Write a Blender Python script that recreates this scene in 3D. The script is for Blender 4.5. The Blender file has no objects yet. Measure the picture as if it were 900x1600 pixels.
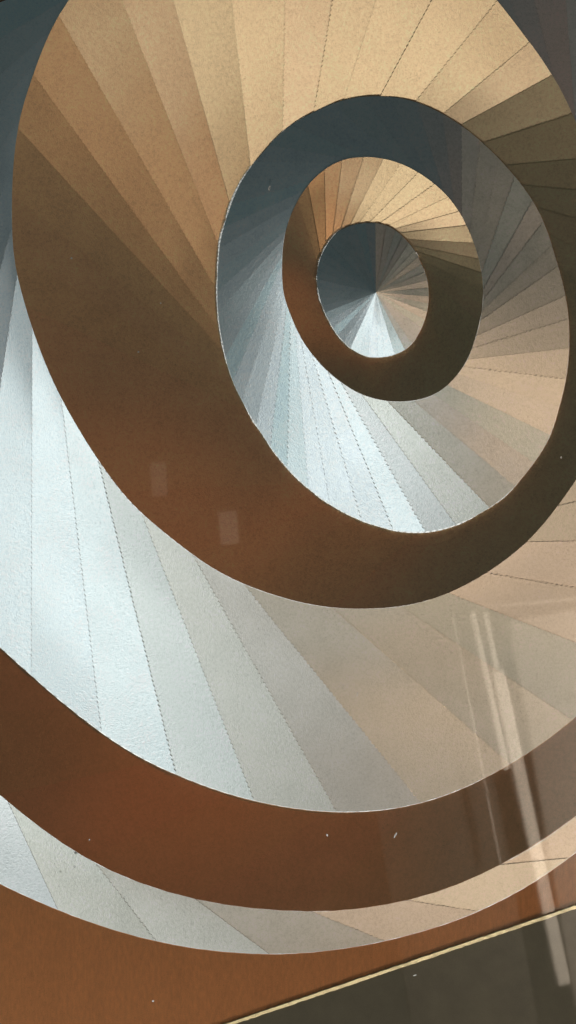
import bpy, math, random
from math import radians, sin, cos, pi, atan2, hypot

random.seed(11)
S = bpy.context.scene
COL = S.collection

# ------------------------------------------------------------------ camera
def P(px, py, h=0.0):
    """photo pixel on the picture plane -> metres; h = height in millimetres above the backing board"""
    return ((px - 450.0) / 1000.0, -h / 1000.0, 1.1 + (800.0 - py) / 1000.0)

CAM_D = 3.2
cam = bpy.data.cameras.new('camera')
cam.sensor_fit = 'HORIZONTAL'; cam.sensor_width = 36.0
cam.lens = 36.0 * CAM_D / 0.9
cam.clip_end = 100.0
cam_o = bpy.data.objects.new('camera', cam)
cam_o.location = (0.0, -CAM_D - 0.012, 1.1)
cam_o.rotation_euler = (radians(90), 0, 0)
COL.objects.link(cam_o)
S.camera = cam_o

# ------------------------------------------------------------------ world, lamps, exposure
W = bpy.data.worlds.new('World'); S.world = W; W.use_nodes = True
bgn = W.node_tree.nodes['Background']
bgn.inputs['Color'].default_value = (0.74, 1.0, 1.02, 1)
bgn.inputs['Strength'].default_value = 0.047
S.view_settings.view_transform = 'Standard'
S.view_settings.look = 'None'
S.view_settings.exposure = 0.0
S.view_settings.gamma = 1.0

def lamp(name, az, polar, dist, power, color, size, target=(0.05, 0.0, 1.15)):
    a, p = radians(az), radians(polar)
    d = (sin(p) * cos(a), -cos(p), sin(p) * sin(a))
    l = bpy.data.lights.new(name, 'AREA'); l.shape = 'DISK'; l.size = size
    l.energy = power; l.color = color
    o = bpy.data.objects.new(name, l)
    o.location = tuple(target[i] + d[i] * dist for i in range(3))
    from mathutils import Vector
    o.rotation_euler = (-Vector(d)).to_track_quat('-Z', 'Y').to_euler()
    COL.objects.link(o)
    return o

KEY = lamp('key_lamp', -95, 46, 5.0, 44.0, (0.96, 1.0, 1.0), 0.35)
FILL = lamp('warm_fill_lamp', -28, 58, 5.0, 23.0, (1.0, 0.66, 0.43), 0.5)
GLOW = lamp('amber_fill_lamp', 65, 50, 5.0, 6.0, (1.0, 0.36, 0.13), 0.5)  # added fill without a known source, reddens the brown bands

# ------------------------------------------------------------------ materials
def new_mat(name):
    m = bpy.data.materials.new(name); m.use_nodes = True
    nt = m.node_tree
    return m, nt, nt.nodes['Principled BSDF']

def nd(nt, t, **kw):
    n = nt.nodes.new(t)
    for k, v in kw.items(): setattr(n, k, v)
    return n

def math_n(nt, op, a, b=None):
    n = nd(nt, 'ShaderNodeMath', operation=op)
    for i, v in enumerate((a, b)):
        if v is None: continue
        if isinstance(v, (int, float)): n.inputs[i].default_value = v
        else: nt.links.new(v, n.inputs[i])
    return n.outputs[0]

def lacquer(nt, b, weight=1.0):
    """the poured clear lacquer over the whole picture: its surface is level, whatever lies beneath"""
    b.inputs['Coat Weight'].default_value = weight
    b.inputs['Coat Roughness'].default_value = 0.022
    b.inputs['Coat IOR'].default_value = 1.6
    c = nd(nt, 'ShaderNodeCombineXYZ')
    c.inputs[1].default_value = -1.0
    nt.links.new(c.outputs[0], b.inputs['Coat Normal'])

def foil_mat(name, base, rough, mottle, grain, metallic=1.0, freckle=0.15, streak=False):
    """embossed foil paper: the emboss direction of every strip is stored on its mesh as 'emboss'"""
    m, nt, b = new_mat(name)
    L = nt.links
    geo = nd(nt, 'ShaderNodeNewGeometry')
    at = nd(nt, 'ShaderNodeAttribute', attribute_name='emboss')
    tint = nd(nt, 'ShaderNodeAttribute', attribute_name='foil_tint')
    n1 = nd(nt, 'ShaderNodeTexNoise'); n1.inputs['Scale'].default_value = 620; n1.inputs['Detail'].default_value = 3
    n2 = nd(nt, 'ShaderNodeTexNoise'); n2.inputs['Scale'].default_value = 26; n2.inputs['Detail'].default_value = 5
    n3 = nd(nt, 'ShaderNodeTexNoise'); n3.inputs['Scale'].default_value = 210; n3.inputs['Detail'].default_value = 6
    n3.inputs['Roughness'].default_value = 0.7
    for n in (n1, n2, n3): L.new(geo.outputs['Position'], n.inputs['Vector'])
    if streak:                     # brushed: the mottling is drawn out along the height
        mp = nd(nt, 'ShaderNodeMapping'); mp.inputs['Scale'].default_value = (1.0, 1.0, 0.3)
        L.new(geo.outputs['Position'], mp.inputs[0]); L.new(mp.outputs[0], n2.inputs['Vector']); L.new(mp.outputs[0], n3.inputs['Vector'])
    # mottling of the metal layer
    s = math_n(nt, 'ADD', math_n(nt, 'MULTIPLY', n3.outputs[0], 0.9), math_n(nt, 'MULTIPLY', n1.outputs[0], 0.6))
    s = math_n(nt, 'ADD', s, math_n(nt, 'MULTIPLY', n2.outputs[0], 0.3))
    s = math_n(nt, 'SUBTRACT', s, 0.9)                       # about -0.35..0.35
    v = math_n(nt, 'ADD', math_n(nt, 'MULTIPLY', s, mottle), 1.0)
    n4 = nd(nt, 'ShaderNodeTexNoise'); n4.inputs['Scale'].default_value = 340; n4.inputs['Detail'].default_value = 2
    n5 = nd(nt, 'ShaderNodeTexNoise'); n5.inputs['Scale'].default_value = 9; n5.inputs['Detail'].default_value = 3
    for n in (n4, n5): L.new(geo.outputs['Position'], n.inputs['Vector'])
    mr = nd(nt, 'ShaderNodeMapRange', interpolation_type='SMOOTHSTEP')          # sparse dark freckles where the foil is rubbed
    L.new(n4.outputs[0], mr.inputs[0]); mr.inputs[1].default_value = 0.60; mr.inputs[2].default_value = 0.70
    mr2 = nd(nt, 'ShaderNodeMapRange'); L.new(n5.outputs[0], mr2.inputs[0]); mr2.inputs[1].default_value = 0.42; mr2.inputs[2].default_value = 0.62
    fk = math_n(nt, 'MULTIPLY', math_n(nt, 'MULTIPLY', mr.outputs[0], mr2.outputs[0]), -freckle)
    v = math_n(nt, 'MULTIPLY', v, math_n(nt, 'ADD', fk, 1.0))
    mul = nd(nt, 'ShaderNodeVectorMath', operation='SCALE')
    mul0 = nd(nt, 'ShaderNodeVectorMath', operation='MULTIPLY')
    mul0.inputs[0].default_value = base
    L.new(tint.outputs['Vector'], mul0.inputs[1])
    L.new(mul0.outputs[0], mul.inputs[0]); L.new(v, mul.inputs['Scale'])
    L.new(mul.outputs[0], b.inputs['Base Color'])
    # roughness wanders a little
    r = math_n(nt, 'ADD', math_n(nt, 'MULTIPLY', math_n(nt, 'SUBTRACT', n2.outputs[0], 0.5), 0.05), rough)
    L.new(r, b.inputs['Roughness'])
    b.inputs['Metallic'].default_value = metallic
    bp = nd(nt, 'ShaderNodeBump'); bp.inputs['Strength'].default_value = grain; bp.inputs['Distance'].default_value = 0.0006
    hsum = math_n(nt, 'ADD', n1.outputs[0], n3.outputs[0])
    L.new(hsum, bp.inputs['Height']); L.new(at.outputs['Vector'], bp.inputs['Normal'])
    L.new(bp.outputs[0], b.inputs['Normal'])
    lacquer(nt, b)
    return m

SILVER = foil_mat('silver_foil', (0.90, 1.0, 1.02), 0.46, 0.62, 0.34)
GOLD = foil_mat('gold_foil', (1.0, 0.70, 0.41), 0.46, 0.80, 0.40)
BRONZE = foil_mat('bronze_foil', (0.94, 0.54, 0.28), 0.46, 0.50, 0.32)
COPPER = foil_mat('copper_foil', (0.86, 0.40, 0.17), 0.46, 0.6, 0.3, streak=True)

def plain_mat(name, base, rough=0.7, metallic=0.0, var=0.25, scale=60, coat=True, stretch=(1, 1, 1)):
    m, nt, b = new_mat(name); L = nt.links
    geo = nd(nt, 'ShaderNodeNewGeometry')
    mp = nd(nt, 'ShaderNodeMapping'); mp.inputs['Scale'].default_value = stretch
    L.new(geo.outputs['Position'], mp.inputs[0])
    n = nd(nt, 'ShaderNodeTexNoise'); n.inputs['Scale'].default_value = scale; n.inputs['Detail'].default_value = 6
    n.inputs['Roughness'].default_value = 0.65
    L.new(mp.outputs[0], n.inputs['Vector'])
    n2 = nd(nt, 'ShaderNodeTexNoise'); n2.inputs['Scale'].default_value = 600; n2.inputs['Detail'].default_value = 3
    L.new(geo.outputs['Position'], n2.inputs['Vector'])
    s = math_n(nt, 'SUBTRACT', math_n(nt, 'ADD', n.outputs[0], math_n(nt, 'MULTIPLY', n2.outputs[0], 0.6)), 0.8)
    v = math_n(nt, 'ADD', math_n(nt, 'MULTIPLY', s, var * 2), 1.0)
    sc = nd(nt, 'ShaderNodeVectorMath', operation='SCALE'); sc.inputs[0].default_value = base
    L.new(v, sc.inputs['Scale']); L.new(sc.outputs[0], b.inputs['Base Color'])
    b.inputs['Roughness'].default_value = rough; b.inputs['Metallic'].default_value = metallic
    bp = nd(nt, 'ShaderNodeBump'); bp.inputs['Strength'].default_value = 0.25; bp.inputs['Distance'].default_value = 0.0005
    L.new(n2.outputs[0], bp.inputs['Height']); L.new(bp.outputs[0], b.inputs['Normal'])
    if coat: lacquer(nt, b)
    return m

CARD = plain_mat('brown_card', (0.10, 0.05, 0.03))
CORE = plain_mat('paper_core', (0.72, 0.66, 0.57), rough=0.8)
OLIVE = plain_mat('olive_mat_board', (0.15, 0.127, 0.075), var=0.35, scale=18)
FILLET = foil_mat('gold_fillet', (1.0, 0.74, 0.40), 0.42, 0.9, 0.5)
EDGE = foil_mat('bright_cut_edge', (0.98, 0.97, 0.93), 0.45, 0.6, 0.3)
PLASTER = plain_mat('wall_plaster', (0.30, 0.29, 0.27), coat=False, scale=8)
PALE = plain_mat('pale_paint', (0.80, 0.74, 0.66), coat=False, rough=0.5, scale=5, var=0.1)
SPECK = plain_mat('pale_speck', (0.75, 0.72, 0.66), var=0.1)

# ------------------------------------------------------------------ helpers
CX, CY = 587.0, 458.0            # the point from which the fans open

class Curve:
    """closed outline through traced points, radius as a smooth periodic function of the angle about the fan point"""
    def __init__(self, pts):
        q = sorted((atan2(CY - y, x - CX), hypot(x - CX, y - CY)) for x, y in pts)
        self.t = [a for a, _ in q]; self.r = [r for _, r in q]
        n = len(q)
        self.m = []
        for i in range(n):
            a0 = self.t[i - 1] - (2 * pi if i == 0 else 0); a1 = self.t[(i + 1) % n] + (2 * pi if i == n - 1 else 0)
            self.m.append((self.r[(i + 1) % n] - self.r[i - 1]) / (a1 - a0))
        # even out the hand tracing: resample every degree and average over a few degrees
        raw = [self._rad(radians(d)) for d in range(-180, 180)]
        ker = [math.exp(-0.5 * (k / 2.6) ** 2) for k in range(-8, 9)]; kw = sum(ker)
        self.s = [sum(raw[(i + k) % 360] * ker[k + 8] for k in range(-8, 9)) / kw for i in range(360)]
    def rad(self, a):
        d = (math.degrees(a) + 180.0) % 360.0
        i = int(d) % 360; f = d - int(d)
        p0, p1, p2, p3 = (self.s[(i + k) % 360] for k in (-1, 0, 1, 2))
        return p1 + 0.5 * f * (p2 - p0 + f * (2*p0 - 5*p1 + 4*p2 - p3 + f * (3*(p1 - p2) + p3 - p0)))
    def _rad(self, a):
        a = (a + pi) % (2 * pi) - pi
        n = len(self.t)
        i = n - 1
        for k in range(n):
            if self.t[k] <= a: i = k
            else: break
        else: i = n - 1
        if a < self.t[0]: i = n - 1; a += 2 * pi
        j = (i + 1) % n
        t0 = self.t[i]; t1 = self.t[j] + (2 * pi if j == 0 else 0)
        h = t1 - t0; u = (a - t0) / h
        return ((2*u**3 - 3*u*u + 1) * self.r[i] + (u**3 - 2*u*u + u) * h * self.m[i]
                + (-2*u**3 + 3*u*u) * self.r[j] + (u**3 - u*u) * h * self.m[j])
    def pt(self, deg, k=1.0):
        a = radians(deg); r = self.rad(a) * k
        return (CX + r * cos(a), CY - r * sin(a))

C0 = Curve([(495,435),(575,350),(669,464),(591,559),(514,380),(532,361),(604,354),(635.5,378),(655.5,409),(664.5,431),(664.5,495.5),
            (655.5,518),(638,543),(564.5,554.5),(532,529),(513,500),(499,464)])
C1 = Curve([(441,413),(573,246.5),(533,252),(495.5,275.5),(458,329),(446,364),(444,462),(458,502),(489,555.5),(524.5,591),(569,618),
            (631,627.5),(680,615.5),(720,578),(744.5,520),(754,467),(749,413),(733,364),(698,307),(667,280),(622,255.5)])
C2 = Curve([(450,200),(495,174),(545,155),(592,151),(640,157),(682,174),(720,197),(762,232),(800,272),(835,320),(857,370),(872,420),
            (889,530),(882,600),(872,640),(855,690),(820,740),(795,770),(750,802),(712,820),(665,831),(615,828),(570,815),(515,787),
            (470,752),(432,710),(397,658),(363,593),(347,531),(340,469),(341,420),(345,375),(355,340),(377,285),(410,240)])
C3 = Curve([(107,0),(80,45),(55,110),(32,180),(21,260),(19,330),(24,420),(30,440),(55,525),(90,610),(120,665),(155,720),(200,780),
            (270,842),(345,895),(430,930),(500,947),(570,951),(635,946),(700,927),(760,895),(825,845),(875,785),(900,750),(935,675),
            (955,580),(955,480),(943,350),(915,240),(897,185),(870,130),(822,60),(775,0),(700,-78),(600,-140),(430,-170),(260,-130),(160,-60)])
C4 = Curve([(0,1010),(30,1037),(90,1090),(145,1134),(200,1172),(275,1210),(400,1252),(450,1262),(525,1269),(600,1266),(660,1255),
            (750,1220),(800,1192),(850,1160),(900,1120),(985,1035),(1065,915),(1110,780),(1140,580),(1125,330),(1060,60),(930,-160),
            (720,-310),(450,-360),(180,-300),(-60,-120),(-190,120),(-250,330),(-250,540),(-190,740),(-90,915)])
C5 = Curve([(0,1243),(60,1292),(125,1337),(190,1370),(280,1400),(360,1416),(450,1424),(525,1425),(600,1415),(700,1390),(775,1355),
            (840,1320),(900,1275),(1060,1130),(1180,960),(1290,720),(1320,400),(1250,80),(1080,-220),(800,-430),(450,-500),(100,-420),
            (-200,-160),(-370,180),(-420,450),(-380,720),(-260,960),(-110,1140)])
C6 = Curve([(0,1382),(60,1410),(125,1437),(200,1462),(240,1471),(310,1485),(400,1492),(450,1493),(525,1486),(600,1472),(700,1445),
            (800,1400),(850,1372),(900,1332),(1060,1205),(1280,1010),(1410,740),(1450,420),(1370,40),(1180,-310),(850,-560),(460,-640),
            (80,-550),(-280,-250),(-490,150),(-560,520),(-500,860),(-330,1130),(-140,1305)])

ART_BASE = P(450, 1560, 0)

def empty(name, loc):
    o = bpy.data.objects.new(name, None); o.location = loc; o.empty_display_size = 0.05
    COL.objects.link(o); return o

def mesh_obj(name, verts, faces, mats, parent=None, base=(0, 0, 0), fmat=None, smooth=False):
    me = bpy.data.meshes.new(name)
    me.from_pydata([(v[0] - base[0], v[1] - base[1], v[2] - base[2]) for v in verts], [], faces)
    for m in (mats if isinstance(mats, (list, tuple)) else [mats]): me.materials.append(m)
    if fmat:
        for p, k in zip(me.polygons, fmat): p.material_index = k
    if smooth:
        for p in me.polygons: p.use_smooth = True
    o = bpy.data.objects.new(name, me)
    COL.objects.link(o)
    if parent: o.parent = parent
    return o

def set_vec(me, name, vals):
    a = me.attributes.new(name, 'FLOAT_VECTOR', 'POINT')
    a.data.foreach_set('vector', [c for v in vals for c in v])

def emb(az, tilt):
    a, t = radians(az), radians(tilt)
    return (sin(t) * cos(a), -cos(t), sin(t) * sin(a))

def lerp_table(tab, x):
    """periodic in 360 degrees"""
    x = (x + 180) % 360 - 180
    t = sorted(tab)
    t = [(t[-1][0] - 360, t[-1][1])] + t + [(t[0][0] + 360, t[0][1])]
    for (a, va), (b, vb) in zip(t, t[1:]):
        if a <= x <= b: return va + (vb - va) * (x - a) / (b - a)
    return t[0][1]

# ------------------------------------------------------------------ the picture
ART = empty('wall_art', ART_BASE)
ART['label'] = 'large lacquered foil picture of nested silver and brown-gold pleated rings inside an olive mat'
ART['category'] = 'wall art'

def in_frame(pts, margin=90):
    return any(-margin < x < 900 + margin and -margin < y < 1600 + margin for x, y in pts)

def card(name, outer, h0, h1, label=None, n=360):
    """the card under one ring: a solid slab of that outline"""
    V, F = [], []
    for i in range(n): V.append(P(*outer.pt(i * 360 / n, 0.998), h1))
    for i in range(n): V.append(P(*outer.pt(i * 360 / n, 0.998), h0))
    F.append(list(range(n))[::-1])
    for i in range(n):
        j = (i + 1) % n
        F.append([i, j, n + j, n + i])
    o = mesh_obj(name, V, F, CARD, ART, ART_BASE)
    if label: o['label'] = label
    return o

def paper_edge(outer, h0, h1, parent, wmin, wmax, seed, n=720, where=None):
    """the pale torn core of the card showing round the cut outline, wider and narrower along the way"""
    rng = random.Random(seed)
    ph = [rng.uniform(0, 6.28) for _ in range(8)]
    V, F = [], []
    for i in range(n):
        d = i * 360 / n; a = radians(d)
        w = sum(sin(a * (3 + 5 * k) + ph[k]) / (1 + 0.35 * k) for k in range(8)) * 0.25
        w = wmin + (wmax - wmin) * (lerp_table(where, d) if where else 1.0) * max(0.0, min(1.0, 0.5 + w + rng.uniform(-0.2, 0.2)))
        r = outer.rad(a)
        k0, k1 = 1 - 0.6 / r, 1 + w / r
        x0, y0 = CX + r * k0 * cos(a), CY - r * k0 * sin(a)
        x1, y1 = CX + r * k1 * cos(a), CY - r * k1 * sin(a)
        V += [P(x0, y0, h1), P(x1, y1, (h0 + h1) / 2), P(x1, y1, h0)]
    for i in range(n):
        j = (i + 1) % n
        F += [[i*3, i*3+1, j*3+1, j*3], [i*3+1, i*3+2, j*3+2, j*3+1]]
    o = mesh_obj('cut_edge', V, F, EDGE, parent, ART_BASE)
    set_vec(o.data, 'emboss', [emb(-95 + 30 * sin(i * 0.7), 20) for i in range(len(V))]); set_vec(o.data, 'foil_tint', [(1, 1, 1)] * len(V))
    return o

WARM_CAST = {4: [(-150, 0), (-115, 0), (-101, 0.95), (-80, 1), (20, 1), (60, 0.5), (100, 0), (180, 0)],  # how much warm light is put into the strip colour, by angle
             6: [(-150, 0), (-126, 0.1), (-119, 0.9), (-80, 1), (20, 1), (60, 0.5), (100, 0), (180, 0)],
             2: [(-150, 0), (-82, 0), (-68, 0.7), (-55, 1), (55, 1), (72, 0.4), (85, 0), (180, 0)],
             0: [(-150, 0), (-76, 0), (-58, 0.8), (60, 1), (88, 1), (92, 0), (180, 0)]}

RELIEF = {  # light and dark put into the emboss: leans fitted to the wanted tone
    0: [(545, 400, 0, 3.5), (620, 410, 8, 1.8), (640, 470, 24, 3.5), (622, 510, 12, -1.8), (590, 535, -16, 0.0), (560, 525, 0, 1.8), (525, 485, 12, 0.0)],
    1: [(470, 440, 48, 1.8), (520, 578, 36, 7.0), (620, 600, 12, 5.2), (710, 540, -16, 7.0), (700, 450, -4, 1.8), (720, 380, 20, -1.8), (680, 320, 16, 7.0), (620, 290, 0, 0.0), (560, 290, -8, -1.8), (500, 310, 36, -1.8), (480, 335, 36, 3.5), (522, 290, 12, -3.5), (542, 285, -4, -1.8), (468, 375, 32, 7.0), (640, 300, 0, 7.0), (700, 345, 24, 1.8)],
    2: [(590, 200, 0, 3.5), (780, 300, -12, 0.0), (850, 480, 8, 3.5), (840, 570, 8, 1.8), (780, 690, 12, -1.8), (700, 740, -8, -1.8), (600, 740, -20, 3.5), (520, 720, -16, 0.0), (440, 620, -16, 1.8), (390, 540, -16, 0.0), (370, 430, -4, -1.8)],
    3: [(120, 350, 8, 0.0), (200, 500, 12, 5.2), (250, 650, 8, 3.5), (400, 800, -4, 5.2), (520, 880, 8, 5.2), (700, 870, 12, 7.0), (850, 720, 0, 7.0), (880, 380, 0, 1.8), (850, 160, 16, 0.0), (760, 100, 44, 5.2), (640, 100, 16, 7.0), (560, 60, 0, 7.0), (430, 100, -28, 5.2), (300, 150, -36, 1.8), (200, 200, -16, -1.8), (100, 200, -8, 0.0), (75, 75, -4, 1.8), (45, 200, 0, -1.8), (40, 290, 8, 1.8), (150, 300, 0, 0.0), (200, 360, 4, 0.0), (300, 350, -20, -3.5), (330, 330, -24, -1.8), (250, 120, -32, 3.5), (150, 60, -32, 1.8), (230, 60, -32, 3.5), (30, 380, 8, 3.5), (150, 430, 12, 3.5), (280, 450, 4, 0.0), (320, 420, 8, 0.0), (370, 50, -28, 5.2), (430, 190, -20, 1.8), (345, 250, -24, 0.0), (880, 240, 4, -1.8), (870, 190, 16, 0.0), (820, 250, 4, -1.8), (745, 172, 12, 0.0), (800, 100, 48, -3.5), (850, 300, -4, 1.8), (520, 50, 0, 7.0), (480, 120, -16, 5.2), (620, 50, 0, 7.0), (690, 60, 16, 7.0), (740, 50, 28, 3.5), (320, 700, 8, 3.5), (150, 600, 4, 7.0), (500, 830, 16, 7.0), (325, 395, 8, -3.5)],
    4: [(30, 150, -16, 1.8), (10, 500, -8, 3.5), (60, 700, 8, 0.0), (80, 950, 8, -3.5), (180, 1000, -8, 0.0), (300, 1000, 8, 0.0), (330, 1150, 4, 0.0), (450, 1150, 20, -5.2), (600, 1150, 32, -1.8), (800, 1100, 20, -1.8), (860, 880, 0, 5.2), (870, 1020, 12, 1.8), (870, 60, -12, -5.2), (20, 60, -16, 1.8), (850, 20, -12, -3.5), (20, 330, -32, 0.0), (60, 850, 12, 0.0), (130, 780, 16, 0.0), (160, 800, 8, 3.5), (230, 860, 4, 3.5), (220, 1130, 8, 0.0), (380, 960, 20, -3.5), (380, 1230, 24, -7.0), (500, 960, 16, -7.0), (700, 1000, 24, 5.2), (650, 1230, 28, -3.5)],
    5: [(50, 1150, 28, 1.8), (250, 1280, 16, 5.2), (500, 1350, 12, -1.8), (750, 1300, 32, -1.8)],
    6: [(20, 1350, 8, 1.8), (130, 1400, 36, -5.2), (350, 1450, 28, -7.0), (700, 1420, 28, 0.0)],
}
def relief(ring, x, y):
    """how far the emboss leans off the plain winding of its fan here: (turn, steeper), degrees"""
    q = RELIEF.get(ring)
    if not q: return (DAZ, DTI)
    w = a = t = 0.0
    soft = (14, 18, 40, 60, 70, 100, 70)[ring] ** 2
    for (qx, qy, qa, qt) in q:
        k = 1.0 / ((x - qx)**2 + (y - qy)**2 + soft)**1.5
        w += k; a += k * qa; t += k * qt
    return (a / w, t / w)
DAZ, DTI = 0.0, 0.0

def fan(ring, parent, inner, outer, n, phase, delta, mat, h0, lift, az_fn, tilt, kin=0.965, az_jit=3.0, tilt_jit=1.3,
        tooth=1.2, pitch=4.0, tints=None, seed=1):
    """n foil strips lapped like shingles. Strip edge: straight from the inner outline to the outer one.
    az_fn(direction of the strip, t along it 0..1, outer angle) -> direction in which the emboss leans"""
    rng = random.Random(seed)
    ths = [phase + 360.0 * k / n + (rng.uniform(-0.9, 0.9) if n < 60 else 0) for k in range(n)]
    ths.append(ths[0] + 360.0)
    for k in range(n):
        a0, a1 = ths[k], ths[k + 1]
        d0, d1 = lerp_table(delta, a0), lerp_table(delta, a1)
        def ends(a, d):
            o = outer.pt(a)
            i = (CX, CY) if inner is None else inner.pt(a + d, kin)
            return i, o
        I0, O0 = ends(a0, d0); I1, O1 = ends(a1, d1)
        if not in_frame([I0, O0, I1, O1, ((I0[0]+O0[0])/2, (I0[1]+O0[1])/2)]): 
            rng.uniform(0, 1); rng.uniform(0, 1); rng.uniform(0, 1); continue
        ln = hypot(O1[0] - I1[0], O1[1] - I1[1])
        m = max(6, int(ln / pitch)); m += m % 2
        nv = 4
        lk = (lift(a0) if callable(lift) else lift) * rng.uniform(0.45, 1.05)
        tk = tooth * rng.uniform(0.3, 1.2)
        jk = {3: lerp_table([(-30, 0), (-18, 1), (125, 1), (165, 0.4), (185, 0)], a0), 1: lerp_table([(-12, 0), (5, 1), (110, 1), (132, 0)], a0), 5: 0.0}.get(ring, 1.0)
        daz, dti = jk * rng.uniform(-az_jit, az_jit), jk * rng.uniform(-tilt_jit, tilt_jit)
        tn = rng.uniform(0, 1)
        sx, sy = O0[0] + O1[0] - I0[0] - I1[0], -(O0[1] + O1[1] - I0[1] - I1[1])
        sdir = math.degrees(atan2(sy, sx))
        V, N, F = [], [], []
        ex, ey = (O1[0]-I1[0])/ln, (O1[1]-I1[1])/ln
        for r in range(m + 1):
            u = r / m
            for c in range(nv + 1):
                v = c / nv
                if r == m: x, y = outer.pt(a0 + (a1 - a0) * v)
                elif r == 0 and inner is not None: x, y = inner.pt(a0 + d0 + (a1 + d1 - a0 - d0) * v, kin)
                else:
                    xa, ya = I0[0] + (O0[0]-I0[0])*u, I0[1] + (O0[1]-I0[1])*u
                    xb, yb = I1[0] + (O1[0]-I1[0])*u, I1[1] + (O1[1]-I1[1])*u
                    x, y = xa + (xb-xa)*v, ya + (yb-ya)*v
                    if c == nv:          # pinked edge
                        f = min(1.0, u * ln / 40.0) * tk * (1 if r % 2 else -1) * rng.uniform(0.6, 1.2)
                        x += -ey * f * -1; y += ex * f * -1
                    elif c == 0:         # runs on a little beneath its neighbour's edge
                        x -= ey * 1.8 * min(1, u * ln / 40); y += ex * 1.8 * min(1, u * ln / 40)
                V.append(P(x, y, h0 + 0.25 + lk * v * (min(1.0, 1.6 * u) if inner is None else 1.0)))
                xm, ym = I0[0] + I1[0] + (O0[0] + O1[0] - I0[0] - I1[0]) * u, I0[1] + I1[1] + (O0[1] + O1[1] - I0[1] - I1[1]) * u
                ca, ct = relief(ring, x + (xm / 2 - x) * jk, y + (ym / 2 - y) * jk)
                N.append(emb(az_fn(sdir, u, a0 + (a1 - a0) * (v + (0.5 - v) * jk)) + daz + ca, tilt + dti + ct))
        w = nv + 1
        for r in range(m):
            for c in range(nv):
                i = r * w + c
                F.append([i, i + 1, i + w + 1, i + w])
        top = len(V)
        # walls: the free long edge and the outer end, down to the card
        e = [r * w + nv for r in range(m + 1)]
        b0 = len(V)
        for i in e: V.append((V[i][0], -h0 / 1000.0, V[i][2])); N.append((0, -1, 0))
        for q in range(m): F.append([e[q], b0 + q, b0 + q + 1, e[q + 1]])
        e = [m * w + c for c in range(nv + 1)]
        b0 = len(V)
        for i in e: V.append((V[i][0], -h0 / 1000.0, V[i][2])); N.append((0, -1, 0))
        for q in range(nv): F.append([e[q], e[q + 1], b0 + q + 1, b0 + q])
        ntop = m * nv
        fm = [0] * ntop + [1] * (len(F) - ntop)
        # face the room
        o = mesh_obj('foil_strip', V, F, [mat, CARD], parent, ART_BASE, fm)
        me = o.data
        if me.polygons[0].normal.y > 0: me.flip_normals()
        set_vec(me, 'emboss', N)
        t = (1, 1, 1)
        if tints:
            t = tints[int(tn * len(tints)) % len(tints)]
            if ring in WARM_CAST:          # warm light put into the foil colour over this stretch
                f = lerp_table(WARM_CAST[ring], (a0 + a1) / 2)
                t = tuple(t[i] * (1 + f * ((1.06, 0.975, 0.88)[i] - 1)) for i in range(3))
        set_vec(me, 'foil_tint', [t] * len(V))

def silver_az(c0=-100.0, squeeze=0.74):
    def f(d, u, th):
        x = (d - c0 + 180) % 360 - 180           # -180..180 about the lit direction
        return c0 + x * (0.60 if x > 0 else 0.88)
    return f

def silver_seam(c0=-100.0, squeeze=0.88, seam=90.0):
    """the fan is wound from one seam round to the same seam, so the emboss jumps there"""
    def f(d, u, th):
        x = (d - c0) % 360
        lim = (seam - c0) % 360
        if x > lim: x -= 360
        return c0 + x * (0.60 if x > 0 else 0.88)
    return f

def unwrap_table(tab, x):
    """as lerp_table, for values that are themselves directions (taken the short way round)"""
    a = lerp_table([(k, cos(radians(v))) for k, v in tab], x); b = lerp_table([(k, sin(radians(v))) for k, v in tab], x)
    return math.degrees(atan2(b, a))

def lean(tab, fade=0.0, lo=95, hi=200):
    def f(d, u, th):
        a = unwrap_table(tab, th)
        t = th % 360
        if fade and lo < t < hi: a += fade * (1 - u) * min(1, (t - lo) / 25, (hi - t) / 25)
        return a
    return f

G1 = lean([(61, -103), (53, -108), (44, -122), (32, -142), (20, -158), (12, -166), (0, 180), (-30, 162), (-60, 138), (-90, 100), (-120, 60),
           (-150, 30), (180, 4), (150, -18), (130, -38), (110, -60), (97, -72), (80, -90)])
G3 = lean([(80, -100), (70, -112), (60, -128), (49, -150), (38, -165), (27, -175), (0, 170), (-40, 140), (-90, 90), (-130, 55), (-160, 30),
           (180, 8), (165, -6), (150, -20), (138, -36), (128, -48), (115, -62), (105, -75), (95, -86)], 20)
G5 = lean([(-170, 40), (-120, 50), (-100, 70), (-70, 95), (-40, 120), (0, 150), (60, -130), (120, -60)])

HS = [0, 3, 6, 9, 12, 15, 18, 21]     # card levels, outermost ring lowest (mm)
S_T = [(1, 1, 1), (1, 1, 1), (0.97, 1.0, 1.0), (1.0, 0.985, 0.99), (0.92, 1.0, 1.02), (1.0, 0.985, 1.0), (1.0, 1.0, 0.985)]
G_T = [(1, 1, 1), (1, 0.99, 0.97), (0.97, 0.99, 0.97), (1.0, 0.97, 0.97)]
TS, TG = 26.0, 26.0

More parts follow.
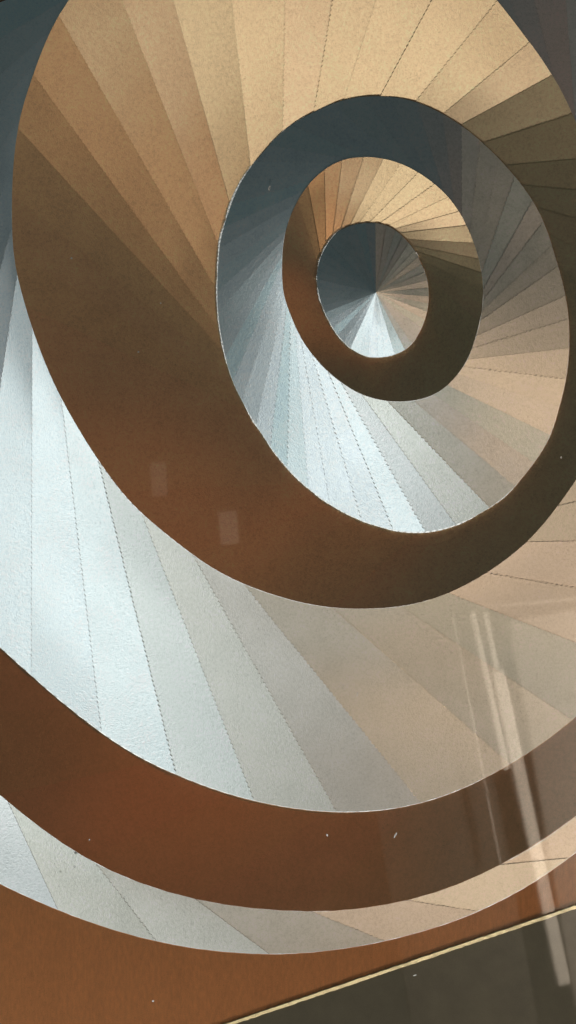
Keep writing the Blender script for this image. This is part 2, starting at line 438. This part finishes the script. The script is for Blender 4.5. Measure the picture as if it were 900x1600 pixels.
r6 = card('silver_ring', C6, HS[0], HS[1], 'widest silver ring, a thin pale arc along the bottom')
fan(6, r6, C5, C6, 38, -108.7, [(-180, -13), (0, -13.5), (90, -13.5)], SILVER, HS[1], 1.8, silver_seam(), TS, tints=S_T, seed=61)
paper_edge(C6, HS[0], HS[1] + 0.3, r6, 0.2, 1.2, 6)
r5 = card('gold_ring', C5, HS[1], HS[2], 'dark brown outer ring with hardly visible strips')
fan(5, r5, C4, C5, 36, 3.0, [(-180, 14), (0, 14), (90, 14)], BRONZE, HS[2], 0.5, G5, TG, tints=G_T, seed=51, az_jit=2, tilt_jit=0.6, tooth=0.3)
paper_edge(C5, HS[1], HS[2] + 0.3, r5, 0.0, 0.7, 5)
r4 = card('silver_ring', C4, HS[2], HS[3], 'broad silver ring, white at left and tan at right')
D4 = [(-134, -50), (-123, -46.6), (-112.4, -43), (-103, -38.5), (-94, -35.5), (-85, -34), (-78, -28), (-71, -26), (-64, -22), (-45, -25), (-34, -24), (0, -30), (90, -35), (180, -48)]
fan(4, r4, C3, C4, 38, -103.3, D4, SILVER, HS[3], lambda a: lerp_table([(-165, 0.6), (-145, 2.2), (-70, 1.8), (-20, 1.6), (20, 0.5), (160, 0.4)], a), silver_seam(), TS, tints=S_T, seed=41)
paper_edge(C4, HS[2], HS[3] + 0.3, r4, 0.3, 1.7, 4, where=[(-150, 1), (-115, 1), (-95, 0.5), (-60, 0.3), (0, 0.2), (90, 0.2)])
r3 = card('gold_ring', C3, HS[3], HS[4], 'broad brown and gold ring, bright gold at the top')
D3 = [(27, 14), (38, 13.5), (49, 14), (59, 12), (68, 12), (76, 13), (84, 14), (92, 16.5), (100, 16), (106, 23), (113.5, 26), (121, 30), (129, 38.7), (138, 43.6), (147, 51), (158, 50), (-160, 40), (-120, 25), (-60, 15)]
fan(3, r3, C2, C3, 41, 59.3, D3, GOLD, HS[4], lambda a: lerp_table([(-15, 0.35), (5, 2.0), (80, 2.4), (100, 1.6), (125, 0.4), (180, 0.25), (-90, 0.25)], a), G3, TG, tints=G_T, seed=31)
paper_edge(C3, HS[3], HS[4] + 0.3, r3, 0.0, 2.4, 3, where=[(40, 0.5), (58, 1.0), (70, 1.0), (85, 0.2), (140, 0.1), (-170, 0.3), (-140, 0.6), (-120, 0.3), (-60, 0.1), (0, 0.1)])
r2 = card('silver_ring', C2, HS[4], HS[5], 'inner silver ring, teal at the top and white at lower left')
D2 = [(-148, -55), (-133, -51), (-111, -55), (-102, -54), (-93, -48), (-86, -40), (-79, -38), (-73, -31.5), (-65, -26), (-58, -21), (-51, -15), (-44, -14), (-30, -14), (-12, -24), (5, -25), (19, -29), (37, -35), (59, -25), (70, -25), (120, -32), (180, -38)]
fan(2, r2, C1, C2, 46, -101.8, D2, SILVER, HS[5], lambda a: lerp_table([(-150, 1.0), (-125, 1.6), (-75, 1.6), (-50, 0.8), (-20, 1.0), (30, 0.7), (60, 0.4), (160, 0.4)], a), silver_seam(), TS, tints=S_T, seed=21)
paper_edge(C2, HS[4], HS[5] + 0.3, r2, 0.2, 3.2, 2, where=[(60, 0.15), (95, 0.2), (115, 0.8), (150, 1.0), (185, 0.9), (-150, 0.7), (-120, 0.8), (-80, 0.6), (-45, 0.3), (0, 0.2)])
r1 = card('gold_ring', C1, HS[5], HS[6], 'innermost gold ring with bright pleats at top right')
D1 = [(12, 40), (32, 36), (44, 33), (53, 30), (62, 28), (90, 27), (105, 27), (180, 28), (-90, 34), (-20, 40)]
fan(1, r1, C0, C1, 42, 61.6, D1, GOLD, HS[6], lambda a: lerp_table([(-12, 0.1), (5, 1.5), (105, 1.3), (128, 0.1)], a), G1, TG, tints=G_T, seed=12, tooth=0.8, pitch=3)
paper_edge(C1, HS[5], HS[6] + 0.3, r1, 0.0, 0.8, 1)
r0 = card('silver_disc', C0, HS[6], HS[7], 'small silver disc pleated from one point, the centre of the rings')
fan(0, r0, None, C0, 42, -98.0, [(0, 0), (90, 0)], SILVER, HS[7], 0.9, silver_seam(), TS, tints=S_T, seed=2, az_jit=7, tilt_jit=2.5, tooth=0.6, pitch=3)
paper_edge(C0, HS[6], HS[7] + 0.3, r0, 0.0, 2.4, 7, where=[(40, 1), (60, .2), (100, 0.4), (130, 1), (170, 1), (-150, .7), (-110, .5), (-60, .2), (0, .1)])

# ---- backing board, gold fillet, olive mat: a rectangle whose lower edge runs up to the right
FA, FB = (370.0, 1598.0), (900.0, 1419.0)
fl = hypot(FB[0]-FA[0], FB[1]-FA[1]); fu = ((FB[0]-FA[0])/fl, (FB[1]-FA[1])/fl); fn = (fu[1], -fu[0])   # fn: up into the picture
def L2(s, t): return (FA[0] + fu[0]*s + fn[0]*t, FA[1] + fu[1]*s + fn[1]*t)
S0, S1, T1 = -1250.0, 1150.0, 2450.0
def slab(name, poly, h0, h1, mat, emboss=None):
    n = len(poly)
    V = [P(x, y, h1) for x, y in poly] + [P(x, y, h0) for x, y in poly]
    F = [list(range(n))] + [[i, n + i, n + (i+1) % n, (i+1) % n] for i in range(n)]
    o = mesh_obj(name, V, F, mat, ART, ART_BASE)
    if o.data.polygons[0].normal.y > 0: o.data.flip_normals()
    if emboss:
        set_vec(o.data, 'emboss', [emboss] * len(V)); set_vec(o.data, 'foil_tint', [(1, 1, 1)] * len(V))
    return o
bk = slab('backing_board', [L2(S0, -6), L2(S1, -6), L2(S1, T1), L2(S0, T1)], -12, 0, COPPER, emb(36, 19))
def ring_band(name, w0, w1, h0, h1, mat, wob=0.0, seg=1, drop=0.0):
    """a mitred band round the rectangle from w0 to w1 outside it"""
    rng = random.Random(5)
    def loop(w):
        c = [(S0 - w, -w), (S1 + w, -w), (S1 + w, T1 + w), (S0 - w, T1 + w)]
        out = []
        for i in range(4):
            (a, b), (c2, d) = c[i], c[(i+1) % 4]
            for k in range(seg):
                f = k / seg
                j = rng.uniform(-wob, wob) if k else 0
                out.append(L2(a + (c2-a)*f + (j if i % 2 else 0), b + (d-b)*f + (0 if i % 2 else j)))
        return out
    a, b = loop(w0), loop(w1); n = len(a)
    V = [P(x, y, h1) for x, y in a] + [P(x, y, h1 - drop) for x, y in b] + [P(x, y, h0) for x, y in a] + [P(x, y, h0) for x, y in b]
    F = []
    for i in range(n):
        j = (i + 1) % n
        F += [[i, n+i, n+j, j], [i, j, 2*n+j, 2*n+i], [n+i, 3*n+i, 3*n+j, n+j]]
    o = mesh_obj(name, V, F, mat, ART, ART_BASE)
    if o.data.polygons[0].normal.y > 0: o.data.flip_normals()
    if mat is FILLET:
        rg = random.Random(9)
        set_vec(o.data, 'emboss', [emb(-97 + rg.uniform(-22, 22), 22) for _ in V]); set_vec(o.data, 'foil_tint', [(1, 1, 1)] * len(V))
    return o
ring_band('fillet', -2.8, 2.7, 0, 7.0, FILLET, 0.5, 400, 2.2)
ring_band('mat_board', 2.6, 260, -2, 3.5, OLIVE)
ring_band('outer_frame', 260, 330, -14, 26, plain_mat('dark_frame', (0.05, 0.035, 0.025), coat=False))

# ---- small flecks caught in the lacquer
FLECKS = [(421, 296, 5, 1.6, 75), (617, 1303, 5.5, 1.4, 60), (511, 1303, 3, 1.5, -70), (217, 551, 1.6, 1.4, 0), (252, 475, 1.4, 1.3, 0),
          (141, 1310, 1.6, 1.2, 80), (94, 1382, 1.8, 1.3, 0), (118, 1352, 2.4, 2.2, 0), (558, 1084, 4, 0.9, 85),
          (647, 1521, 3, 1.0, 20), (240, 1561, 1.8, 1.3, 0), (875, 715, 1.6, 1.4, 0), (113, 405, 2.0, 1.4, 10)]
for (x, y, ln, w, an) in FLECKS:
    a = radians(an); rng = random.Random(int(x))
    pts = []
    for k in range(8):
        t = k / 8 * 2 * pi; q = rng.uniform(0.75, 1.1)
        u, v = ln * cos(t) * q, w * sin(t) * q
        pts.append((x + u*cos(a) + v*sin(a), y - u*sin(a) + v*cos(a)))
    slab('fleck', pts, 25.0, 25.6, EDGE, emb(-95, 3))

# ------------------------------------------------------------------ the wall it hangs on
wl = mesh_obj('wall', [(-6, 0.03, -1.5), (6, 0.03, -1.5), (6, 0.03, 5), (-6, 0.03, 5)], [[0, 1, 2, 3]], PLASTER)
wl['kind'] = 'structure'

# ------------------------------------------------------------------ unseen door and boards added behind the viewer for the lacquer to mirror
GREY = plain_mat('grey_door_paint', (0.27, 0.24, 0.21), coat=False, rough=0.6, scale=3, var=0.12)
TILT = radians(-11.5)
def bar(name, x0, z0, x1, z1, w, y, d, mat, parent, base, rnd=0.0):
    """a bar in the plane of the door between two points, w wide, d deep"""
    L = hypot(x1 - x0, z1 - z0); ux, uz = (x1 - x0) / L, (z1 - z0) / L; nx, nz = -uz, ux
    import bmesh
    bm = bmesh.new()
    q = []
    for yy in (y, y - d):
        for (s, t) in ((0, -w/2), (L, -w/2), (L, w/2), (0, w/2)):
            q.append(bm.verts.new((x0 + ux*s + nx*t - base[0], yy - base[1], z0 + uz*s + nz*t - base[2])))
    for f in ((0, 1, 2, 3), (7, 6, 5, 4), (0, 4, 5, 1), (1, 5, 6, 2), (2, 6, 7, 3), (3, 7, 4, 0)): bm.faces.new([q[i] for i in f])
    bmesh.ops.recalc_face_normals(bm, faces=bm.faces)
    bmesh.ops.bevel(bm, geom=list(bm.edges), offset=min(w, d) * 0.2 if not rnd else rnd, segments=3, affect='EDGES')
    me = bpy.data.meshes.new(name); bm.to_mesh(me); bm.free()
    me.materials.append(mat)
    o = bpy.data.objects.new(name, me); COL.objects.link(o); o.parent = parent
    return o

YD = -4.8
def back(px, py):                     # where the mirror image of a place in the picture stands behind the viewer
    k = (CAM_D + 4.8) / CAM_D
    return (px - 450) / 1000 * k, 1.1 + (800 - py) / 1000 * k
DB = (1.6, YD, -0.7)
DOOR = empty('door', DB)
DOOR['label'] = 'added pale tilted door, itself unseen, mirrored in the lacquer at lower right'
DOOR['category'] = 'door'
def dbar(name, a, b, w, y, d, mat): bar(name, *back(*a), *back(*b), w, y, d, mat, DOOR, DB)
c = (back(1180, 900), back(1330, 1750))
bar('panel', *back(905, 950), *back(1010, 1560), 0.56, YD - 0.03, 0.04, GREY, DOOR, DB)
dbar('stile', (737, 955), (792, 1203), 0.026, YD, 0.03, PALE)
dbar('stile', (757, 955), (776, 1045), 0.022, YD, 0.03, PALE)
dbar('stile', (777, 1046), (882, 1540), 0.052, YD, 0.03, PALE)
dbar('stile', (707, 960), (782, 1350), 0.006, YD, 0.02, PALE)
dbar('rail', (741, 950), (1010, 925), 0.014, YD, 0.03, GREY)
SIDE = bar('wall_panel', *back(640, 1000), *back(750, 1640), 0.50, YD - 0.1, 0.04, plain_mat('dim_panel_paint', (0.075, 0.07, 0.06), coat=False, rough=0.6), None, (0, 0, 0))
SIDE['label'] = 'added dim grey wall panel mirrored faintly beside the pale door'; SIDE['category'] = 'panel'
for (a, b, w, lab) in [((246, 722), (250, 775), 0.062, 'added small pale notice mirrored in the brown ring, the taller left one'),
                       ((354, 798), (359, 850), 0.072, 'added small square notice mirrored in the brown ring, the right one')]:
    o = bar('notice', *back(*a), *back(*b), w, YD, 0.01, plain_mat('notice_paper', (0.85, 0.76, 0.68), coat=False), None, (0, 0, 0))
    o['label'] = lab; o['category'] = 'notice'

dl = bpy.data.lights.new('added_door_light', 'AREA'); dl.shape = 'RECTANGLE'; dl.size = 0.4; dl.size_y = 1.2; dl.energy = 170; dl.color = (1.0, 0.9, 0.78)  # added unseen lamp, brightens the door so its reflection shows
dlo = bpy.data.objects.new('added_door_light', dl); dlo.location = (1.75, -3.7, 0.1)
from mathutils import Vector
dlo.rotation_euler = Vector((-0.12, -1.0, 0.0)).to_track_quat('-Z', 'Y').to_euler()
COL.objects.link(dlo)
